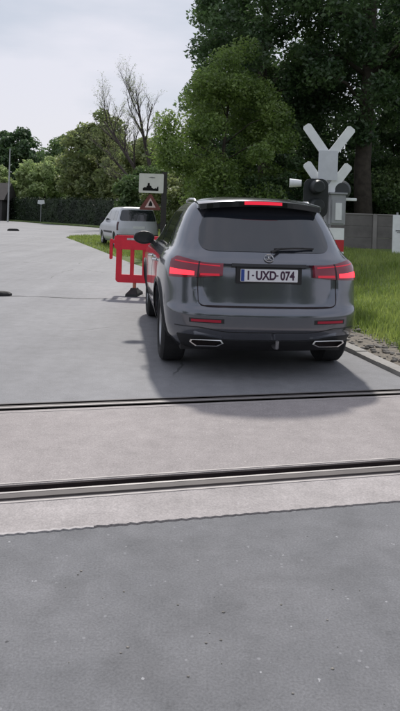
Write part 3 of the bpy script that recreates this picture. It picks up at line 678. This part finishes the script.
# right lamp, seen from behind
rl = lathe('lamp_housing', [(.0, .0), (.0, .12), (.05, .17), (.16, .185), (.17, .0)], pmat('dark_grey_paint', (.045, .05, .05), .55), cp_, 24); rl.matrix_local = Matrix.Translation((.27, -.02, 1.90)) @ Matrix.Rotation(R(90), 4, 'Z')
tube('lamp_bracket', [(.05, .03, 1.88), (.22, .03, 1.9)], .025, M_GP, cp_, 8)
# equipment box
eb = box('equipment_box', (.18, -.02, 1.56), (.27, .16, .52), M_GP, cp_, .012)
box('box_door', (.18, -.108, 1.53), (.22, .014, .40), M_GP, eb, .004); box('box_panel', (.185, -.120, 1.53), (.11, .008, .29), M_WP, eb)
box('box_cap', (.18, -.03, 1.835), (.31, .20, .03), M_GP, eb, .006)
box('side_arm', (.44, .02, 1.745), (.20, .03, .05), M_WP, cp_, .006); box('arm_bracket', (.33, .02, 1.745), (.04, .02, .03), M_GP, cp_)
for i, z in enumerate(np.arange(.05, 1.25, .2)):
    box('red_band' if i % 2 == 0 else 'white_band', (.18, -.02, z + .1), (.235, .17, .199), M_RP if (i % 2 == 0) else M_WP, cp_)
box('foundation', (.14, 0, .0), (.5, .5, .14), M_KERB, cp_, .02)

# ------------------------------------------------------------------ road sign by the van
M_POST = pmat('dark_post', (.035, .032, .028), .8, vary=.3, vscale=8)
SX, SY = -1.62, 22.0
sg_ = empty('road_sign', (SX, SY, 0), R(5), 'white rectangular sign with black vehicle silhouette above a red bordered warning triangle', 'road sign')
box('post', (.43, .06, 1.40), (.17, .15, 2.85), M_POST, sg_, .01)
for z in (2.6, 2.3, 1.75): box('bracket', (.20, .035, z), (.46, .03, .04), M_POST, sg_)
wb = slabxz('sign_board', rr_poly(-.40, .40, 2.13, 2.76, .03), -.02, .012, pmat('sign_white', (.66, .66, .58), .5, vary=.05, vscale=5), sg_)
sil = [(-.27, 2.20), (-.27, 2.28), (-.20, 2.32), (-.16, 2.30), (-.14, 2.36), (-.12, 2.36), (-.115, 2.44), (-.075, 2.46), (-.05, 2.44), (-.045, 2.37), (.0, 2.36), (.02, 2.30), (.08, 2.27), (.14, 2.29), (.18, 2.28), (.20, 2.34), (.235, 2.35), (.24, 2.20)]
slabxz('silhouette', sil, -.024, -.0195, M_GLOSS, wb)
slabxz('small_arrow', [(-.10, 2.63), (.0, 2.655), (.12, 2.64), (.12, 2.62), (.02, 2.612), (-.02, 2.625)], -.024, -.0195, pmat('sign_grey', (.2, .2, .19), .6), wb)
def tri(c, r, z): return [(c + r * math.sin(R(a)), z + r * math.cos(R(a))) for a in (0, 120, 240)]
tr_ = slabxz('warning_triangle', [(-.33, 1.575), (.29, 1.575), (.335, 1.61), (.02, 2.09), (-.05, 2.09), (-.37, 1.61)], -.02, .010, pmat('sign_red', (.16, .045, .035), .5, vary=.2, vscale=6), sg_)
slabxz('triangle_face', [(-.185, 1.655), (.165, 1.655), (-.01, 1.965)], -.024, -.0195, pmat('sign_pink', (.66, .5, .46), .5), tr_)
slabxz('triangle_symbol', [(-.075, 1.70), (.055, 1.70), (.05, 1.79), (.01, 1.86), (-.02, 1.865), (-.05, 1.80)], -.028, -.0235, M_GLOSS, tr_)

# ------------------------------------------------------------------ wall and white board on the right
M_WALL = pmat('wall_concrete', (.155, .145, .135), .85, vary=.22, vscale=1.5, bump=.3)
M_WALLP = pmat('wall_post', (.24, .225, .21), .85, vary=.15, vscale=2)
wl = empty('concrete_wall', (5.0, 24.2, 0), R(-3), 'grey precast concrete panel wall behind the grass bank', 'wall')
for i in range(9):
    x = -2.55 + i * 1.9
    box('post', (x, 0, .82), (.15, .16, 1.76), M_WALLP, wl, .01)
    if i < 8:
        for j in range(4): box('panel', (x + .95, 0, .21 + j * .42), (1.745, .07, .416), M_WALL, wl, .006, seg=1)
        box('coping', (x + .95, 0, 1.675), (1.745, .12, .05), M_WALLP, wl, .008, seg=1)
wbz = empty('notice_board', (6.55, 20.2, 0), R(-14), 'tall white board standing at the edge of the grass in front of the grey wall', 'board')
box('board', (0, 0, .93), (1.5, .03, 1.42), M_WP, wbz, .008)
box('small_print', (-.58, -.018, 1.17), (.16, .006, .03), M_GD, wbz); box('small_print', (-.56, -.018, 1.12), (.12, .006, .018), M_GD, wbz)
for x in (-.62, .62): box('post', (x, .05, .85), (.06, .06, 1.75), M_GP, wbz)

# ------------------------------------------------------------------ trees
M_BARK = pmat('bark', (.055, .045, .035), .9, vary=.35, vscale=5, bump=.6, bscale=14)
M_BARKG = pmat('grey_bark', (.075, .06, .055), .9, vary=.3, vscale=5)
LM = {'dark': leafmat('leaf_dark', (.048, .098, .038), (.115, .19, .066), .48), 'mid': leafmat('leaf_mid', (.13, .21, .045), (.235, .33, .085), .5),
      'pale': leafmat('leaf_pale', (.30, .40, .15), (.42, .50, .22), .5), 'olive': leafmat('leaf_olive', (.19, .245, .09), (.31, .35, .14), .5),
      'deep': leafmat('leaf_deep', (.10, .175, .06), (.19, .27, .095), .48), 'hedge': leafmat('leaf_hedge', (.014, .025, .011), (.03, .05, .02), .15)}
def leaves(name, C, n_per, rad, size, mat, parent, squash=.8, shell=.45):
    C = np.array(C); nC = len(C); n = nC * n_per; ci = np.repeat(np.arange(nC), n_per)
    d = rng.normal(size=(n, 3)); d /= np.linalg.norm(d, axis=1)[:, None]; r = rng.uniform(0, 1, n) ** shell
    P = C[ci] + d * (r * np.array(rad)[ci])[:, None] * [1, 1, squash]
    a = rng.normal(size=(n, 3)) * [1, 1, .8]; a /= np.linalg.norm(a, axis=1)[:, None]
    nr_ = d * .6 + rng.normal(size=(n, 3)) * .6 + [0, 0, .35]; b = np.cross(nr_, a); b /= np.linalg.norm(b, axis=1)[:, None]
    s = size * rng.uniform(.6, 1.35, n); a *= s[:, None]; b *= (s * rng.uniform(.4, .65, n))[:, None]
    Vv = np.stack([P - a, P - a * .1 + b, P + a, P - a * .1 - b], 1).reshape(-1, 3)
    me = bpy.data.meshes.new(name); me.vertices.add(n * 4); me.vertices.foreach_set('co', Vv.ravel()); me.loops.add(n * 4); me.loops.foreach_set('vertex_index', np.arange(n * 4))
    me.polygons.add(n); me.polygons.foreach_set('loop_start', np.arange(n) * 4); me.update(calc_edges=True)
    return link(name, me, mat, parent)
def tree(name, label, x, y, h, r, base, mat, nclump, nper, size, tr=.2, group=None, lean=0, bark=None, shape=1.0, z0=0, crad=(.16, .30)):
    """base = height where the crown starts"""
    t = empty(name, (x, y, z0), 0, label, 'tree' if 'tree' in name else 'bush', group)
    cz_ = (base + h) / 2; hz = (h - base) / 2; C = []; rad = []
    while len(C) < nclump:
        d = rng.normal(size=3); d /= np.linalg.norm(d); q_ = rng.uniform(.25, 1) ** .55
        zz = d[2] * q_; wid = 1 - .35 * max(zz, 0) * shape
        rr = r * rng.uniform(*crad)
        C.append((lean * (zz + 1) / 2 + d[0] * q_ * (r - rr * .6) * wid, d[1] * q_ * (r - rr * .6) * wid, cz_ + zz * (hz - rr * .5))); rad.append(rr)
    V, F = [], []
    path = [(0, 0, -.1), (.05 * r * rng.normal(), .05 * r * rng.normal(), h * .2), (lean * .2 + .05 * r * rng.normal(), .05 * r * rng.normal(), h * .45), (lean * .5, 0, h * .7), (lean * .8, 0, h * .9)]
    tube_geo(path, [tr * 1.25, tr, tr * .75, tr * .42, tr * .12], 9, V, F)
    for i in rng.permutation(nclump)[:min(16, nclump)]:
        c = C[i]; zs_ = max(min(c[2] - .3 * r * rng.uniform(.5, 1.3), h * .85), h * .12); f = zs_ / h
        s0 = (np.interp(zs_, [p[2] for p in path], [p[0] for p in path]), np.interp(zs_, [p[2] for p in path], [p[1] for p in path]), zs_)
        mdl = ((s0[0] + c[0]) / 2, (s0[1] + c[1]) / 2, (s0[2] + c[2]) / 2 + .08 * r); w = tr * .42 * (1 - f * .5)
        tube_geo([s0, mdl, c], [w, w * .6, w * .18], 6, V, F)
    fix(mesh('trunk', V, F, bark or M_BARK, t, True))
    leaves('crown', C, nper, rad, size, LM[mat], t)
    return t
WG = 'trees of the wood right of the road'
tree('leafy_tree', 'bright green young tree at the near left corner of the wood', .95, 25.6, 8.4, 2.9, .4, 'mid', 80, 620, .065, .10, shape=1.2)
tree('tall_tree', 'tall dark leafy tree with ragged left edge against the sky', 2.9, 30, 19, 4.2, 1.5, 'dark', 140, 430, .095, .26, crad=(.13, .23))
tree('tall_tree', 'tall dark tree with thick bare lower trunk behind the grey wall', 6.75, 27.6, 18, 4.6, 4.2, 'dark', 105, 430, .095, .34, crad=(.13, .24))
tree('tall_tree', 'tall dark tree beyond the white notice board and wall', 12.5, 30, 18, 4.6, 2.5, 'dark', 75, 380, .10, .3, crad=(.14, .27))
tree('tall_tree', 'tall dark tree deep in the wood between two trunks', 6.2, 36.5, 20, 4.8, 2, 'dark', 75, 330, .12, .28, crad=(.14, .27))
tree('tall_tree', 'tall dark tree deepest in the wood behind the grey wall', 13, 40, 20, 5, 2, 'dark', 65, 300, .14, .3, crad=(.15, .28))
tree('tall_tree', 'slimmer mid green tree behind the bright young corner tree', 1.5, 34, 12.5, 3.0, .8, 'deep', 90, 420, .095, .18)
tree('bush', 'dark undergrowth bush right of the bright corner tree', 3.3, 27.2, 4.2, 2.2, .1, 'dark', 40, 480, .07, .06)
tree('bush', 'olive green undergrowth bush below the level crossing crosses', 4.6, 30.5, 4.6, 2.3, .1, 'mid', 40, 460, .075, .06)
tree('bush', 'dark undergrowth bush behind the wall right of the thick trunk', 9.7, 30, 5.6, 2.9, .1, 'deep', 54, 460, .075, .06)
tree('bush', 'dark undergrowth bush deep behind the thick trunk', 7.3, 33.5, 6.5, 3.2, .1, 'dark', 60, 460, .09, .06)
tree('bush', 'tall dark bush at the far right end of the wall', 14.0, 33.5, 7.0, 3.2, .1, 'dark', 54, 420, .09, .06)
tree('bush', 'broad dark bush filling the wood behind the crossing post', 10.6, 37.5, 8.0, 4.0, .1, 'dark', 60, 420, .11, .08)
tree('bush', 'broad dark bush filling the wood behind the tall ragged tree', 4.0, 41, 8.5, 4.2, .1, 'dark', 60, 400, .12, .08)
# background on the left
BG = 'trees beyond the hedge'
tree('bush', 'grey green bush behind the road sign at the end of the hedge', -1.4, 40, 4.6, 2.3, .1, 'olive', 40, 300, .11, .06, shape=.6)
tree('bush', 'dark shady bush behind the silver van', -4.6, 58.5, 6.2, 3.6, .1, 'deep', 44, 260, .17, .08)
tree('round_tree', 'big olive brown round tree over the hedge', -12.8, 84, 14.2, 5.6, 1.2, 'olive', 90, 260, .24, .28, shape=.5, group=None)
tree('round_tree', 'dark green tree between the pale tree and the olive tree', -20.5, 106, 13.6, 6.2, 1.5, 'deep', 80, 240, .28, .28, shape=.6)
tree('round_tree', 'low pale green round tree over the hedge beside the slim pole', -22.2, 96, 9.6, 4.7, .8, 'pale', 70, 260, .24, .2, shape=.4)
tree('round_tree', 'dark blue green tree on the skyline above the house', -33.5, 122, 16.5, 6.2, 3, 'dark', 70, 240, .32, .3, shape=.5)
tree('round_tree', 'pale green tree beside the dark house', -28.6, 96, 7.8, 3.6, .8, 'pale', 40, 260, .24, .2, shape=.4)
tree('round_tree', 'olive tree behind the leafless tree and road sign', -6.8, 76, 10.5, 5.0, 1, 'olive', 70, 250, .23, .22, shape=.6)
tree('round_tree', 'dull green tree between leafless tree and the wood', .6, 62, 8.6, 4.2, .5, 'deep', 60, 250, .2, .2, shape=.6)
tree('round_tree', 'olive tree on the skyline left of the olive brown tree', -17.0, 118, 14.0, 6.0, 2, 'olive', 60, 230, .32, .3, shape=.5)

for (x, y, h, r, lb) in ((-13, -21, 9, 5, 'broad unseen green tree added behind the asphalt on the near side of the crossing'), (-3.5, -27, 10.5, 5.5, 'tallest unseen green tree added on the near side of the crossing'), (7, -23, 9.5, 5, 'rounded unseen green tree added on the near side of the crossing'),
                        (17, -18, 8, 4.6, 'low unseen green tree added beside the track on the near side of the crossing'), (-22, -10, 8, 4.2, 'unseen green tree added left of the near road approach'), (2.0, -31, 10, 5, 'unseen green tree added set back in the middle of the near row'), (-8.5, -30, 9.5, 5, 'unseen green tree added set back beside the tallest near tree'), (12.5, -27, 9.5, 5, 'unseen green tree added set back between the rounded and the low near trees')):
    tree('unseen_tree', lb, x, y, h, r, .8, 'deep', 40, 220, .22, .25, group='unseen trees added behind the camera for dark reflections', shape=.5, crad=(.24, .36))  # unseen trees added behind the camera so the car paint reflects something dark
# leafless tree
bt = empty('bare_tree', (-4.7, 60, 0), 0, 'leafless tree with thin forked stems standing against the pale sky', 'tree')
V, F = [], []; VB, FB = [], []; rb = random.Random(11); tips = []
def branch(p, d, ln, r, lev, V_, F_):
    pts_ = [p]; rad = [r]; n_ = 4; c = Vector(p); dd = Vector(d)
    for i in range(n_):
        dd = (dd + Vector((rb.gauss(0, .10), rb.gauss(0, .10), .04 + rb.gauss(0, .04)))).normalized(); c = c + dd * ln / n_; pts_.append(tuple(c)); rad.append(r * (1 - .62 * (i + 1) / n_))
    tube_geo(pts_, rad, 6 if lev < 2 else 4, V_, F_)
    if lev >= 4: tips.append(pts_[-1]); return
    nb = (7, 7, 6, 4)[lev]
    for i in range(nb):
        f = .3 + .7 * (i + rb.random() * .6) / nb; k_ = min(int(f * n_), n_ - 1); q_ = Vector(pts_[k_]).lerp(Vector(pts_[k_ + 1]), f * n_ - k_ if f * n_ - k_ < 1 else 1)
        ax = Vector((rb.gauss(0, 1), rb.gauss(0, 1), rb.gauss(0, .3))).normalized(); nd = (dd + ax * rb.uniform(.5, .95) + Vector((0, 0, .18))).normalized()
        branch(tuple(q_), tuple(nd), ln * rb.uniform(.32, .50), r * (1 - .62 * f) * .62, lev + 1, VB, FB)
tube_geo([(0, 0, -.1), (.1, 0, 2.0), (0.1, 0, 4.0)], [.34, .26, .24], 9, V, F)
branch((.1, 0, 3.6), (-.52, .05, .86), 7.4, .19, 0, V, F)
branch((.1, 0, 3.6), (-.02, .0, 1), 8.0, .20, 0, V, F)
branch((.1, 0, 3.2), (-.85, -.1, .62), 6.0, .15, 0, V, F)
branch((.1, 0, 3.4), (.35, .2, .9), 6.0, .16, 0, V, F)
fix(mesh('trunk', V, F, M_BARKG, bt, True)); fix(mesh('crown', VB, FB, M_BARKG, bt, True))
tp_ = np.array(tips); leaves('buds', tp_, 2, np.full(len(tp_), .25), .045, LM['olive'], bt)

# hedge
hg = empty('hedge', (0, 0, .1), 0, 'long dark clipped hedge along the far side of the road', 'hedge')
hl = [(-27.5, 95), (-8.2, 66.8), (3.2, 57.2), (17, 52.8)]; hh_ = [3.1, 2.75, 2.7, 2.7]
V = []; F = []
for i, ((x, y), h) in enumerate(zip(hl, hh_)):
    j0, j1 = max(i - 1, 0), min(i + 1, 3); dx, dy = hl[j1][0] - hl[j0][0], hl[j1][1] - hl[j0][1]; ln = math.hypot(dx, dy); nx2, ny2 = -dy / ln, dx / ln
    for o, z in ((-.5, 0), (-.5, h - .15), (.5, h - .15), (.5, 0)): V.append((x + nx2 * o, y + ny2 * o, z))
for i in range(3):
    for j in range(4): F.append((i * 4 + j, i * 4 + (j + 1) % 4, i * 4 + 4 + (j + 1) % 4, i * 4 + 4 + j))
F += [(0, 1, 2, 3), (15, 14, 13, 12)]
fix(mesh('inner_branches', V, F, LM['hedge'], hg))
C = []; rad = []
for i in range(3):
    (x0, y0), (x1, y1) = hl[i], hl[i + 1]; ln = math.hypot(x1 - x0, y1 - y0); m_ = int(ln / .8)
    for q_ in range(m_):
        f = (q_ + .5) / m_
        hloc = hh_[i] + (hh_[i + 1] - hh_[i]) * f
        for z in np.arange(.35, hloc, .55):
            for sgn in (-1, 1):
                C.append((x0 + (x1 - x0) * f + sgn * (y0 - y1) / ln * .35 * 1, y0 + (y1 - y0) * f + sgn * (x1 - x0) / ln * .35, min(z, hloc - .4) + rng.uniform(-.12, .12))); rad.append(rng.uniform(.48, .58))
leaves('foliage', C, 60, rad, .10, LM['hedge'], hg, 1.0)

# ------------------------------------------------------------------ far left: lamp pole, small sign, house
lp = empty('street_pole', (-22.6, 79.5, 0), 0, 'slim pale pole in front of the hedge beside the dark house', 'pole')
tube('pole', [(0, 0, -.1), (0, 0, 4), (0, 0, 8.6)], [.11, .09, .06], pmat('pale_metal', (.42, .43, .42), .5, metal=.3), lp, 10)
box('pole_cap', (0, 0, 8.63), (.16, .16, .08), M_GP, lp, .02)
ss_ = empty('small_sign', (-19.0, 80.6, 0), R(20), 'small white sign on a post against the dark hedge', 'road sign')
tube('post', [(0, 0, -.1), (0, 0, 2.5)], .035, M_GP, ss_, 8); slabxz('sign_face', [(-.45, 2.30), (.0, 2.2), (.42, 2.32), (.35, 2.75), (-.38, 2.72)], -.05, -.03, M_WP, ss_)
hs = empty('house', (-30.5, 88, 0), R(0), 'dark low house with grey front wall beside the slim pole', 'house')
M_HW = pmat('house_wall', (.075, .07, .068), .85, vary=.2, vscale=1.2); M_RF = pmat('house_roof', (.035, .03, .03), .8, vary=.2, vscale=3)
box('wall', (-.6, 3, 1.3), (10.5, 6, 2.8), M_HW, hs)
V = [(-6.2, -.4, 2.55), (5.0, -.4, 2.55), (5.0, 6.4, 2.55), (-6.2, 6.4, 2.55), (-6.2, 3, 4.9), (5.0, 3, 4.9)]
rfo = fix(mesh('roof', V, [(0, 1, 5, 4), (2, 3, 4, 5), (0, 4, 3), (1, 2, 5), (0, 3, 2, 1)], M_RF, hs)); rfo.location.z = .16
box('chimney', (-2, 3, 5.0), (.6, .6, 1.2), M_HW, rfo)
for x in (-4.2, -1.6, 3.4):
    wn = box('window', (x, -.02, 1.5), (1.1, .06, 1.2), M_WP, hs); box('pane', (x, -.055, 1.5), (.95, .02, 1.05), M_GLASS, wn)
dr_ = box('door', (1.0, -.02, 1.0), (1.0, .06, 2.1), M_BARK, hs); box('handle', (1.35, -.07, 1.0), (.05, .05, .14), M_GP, dr_)
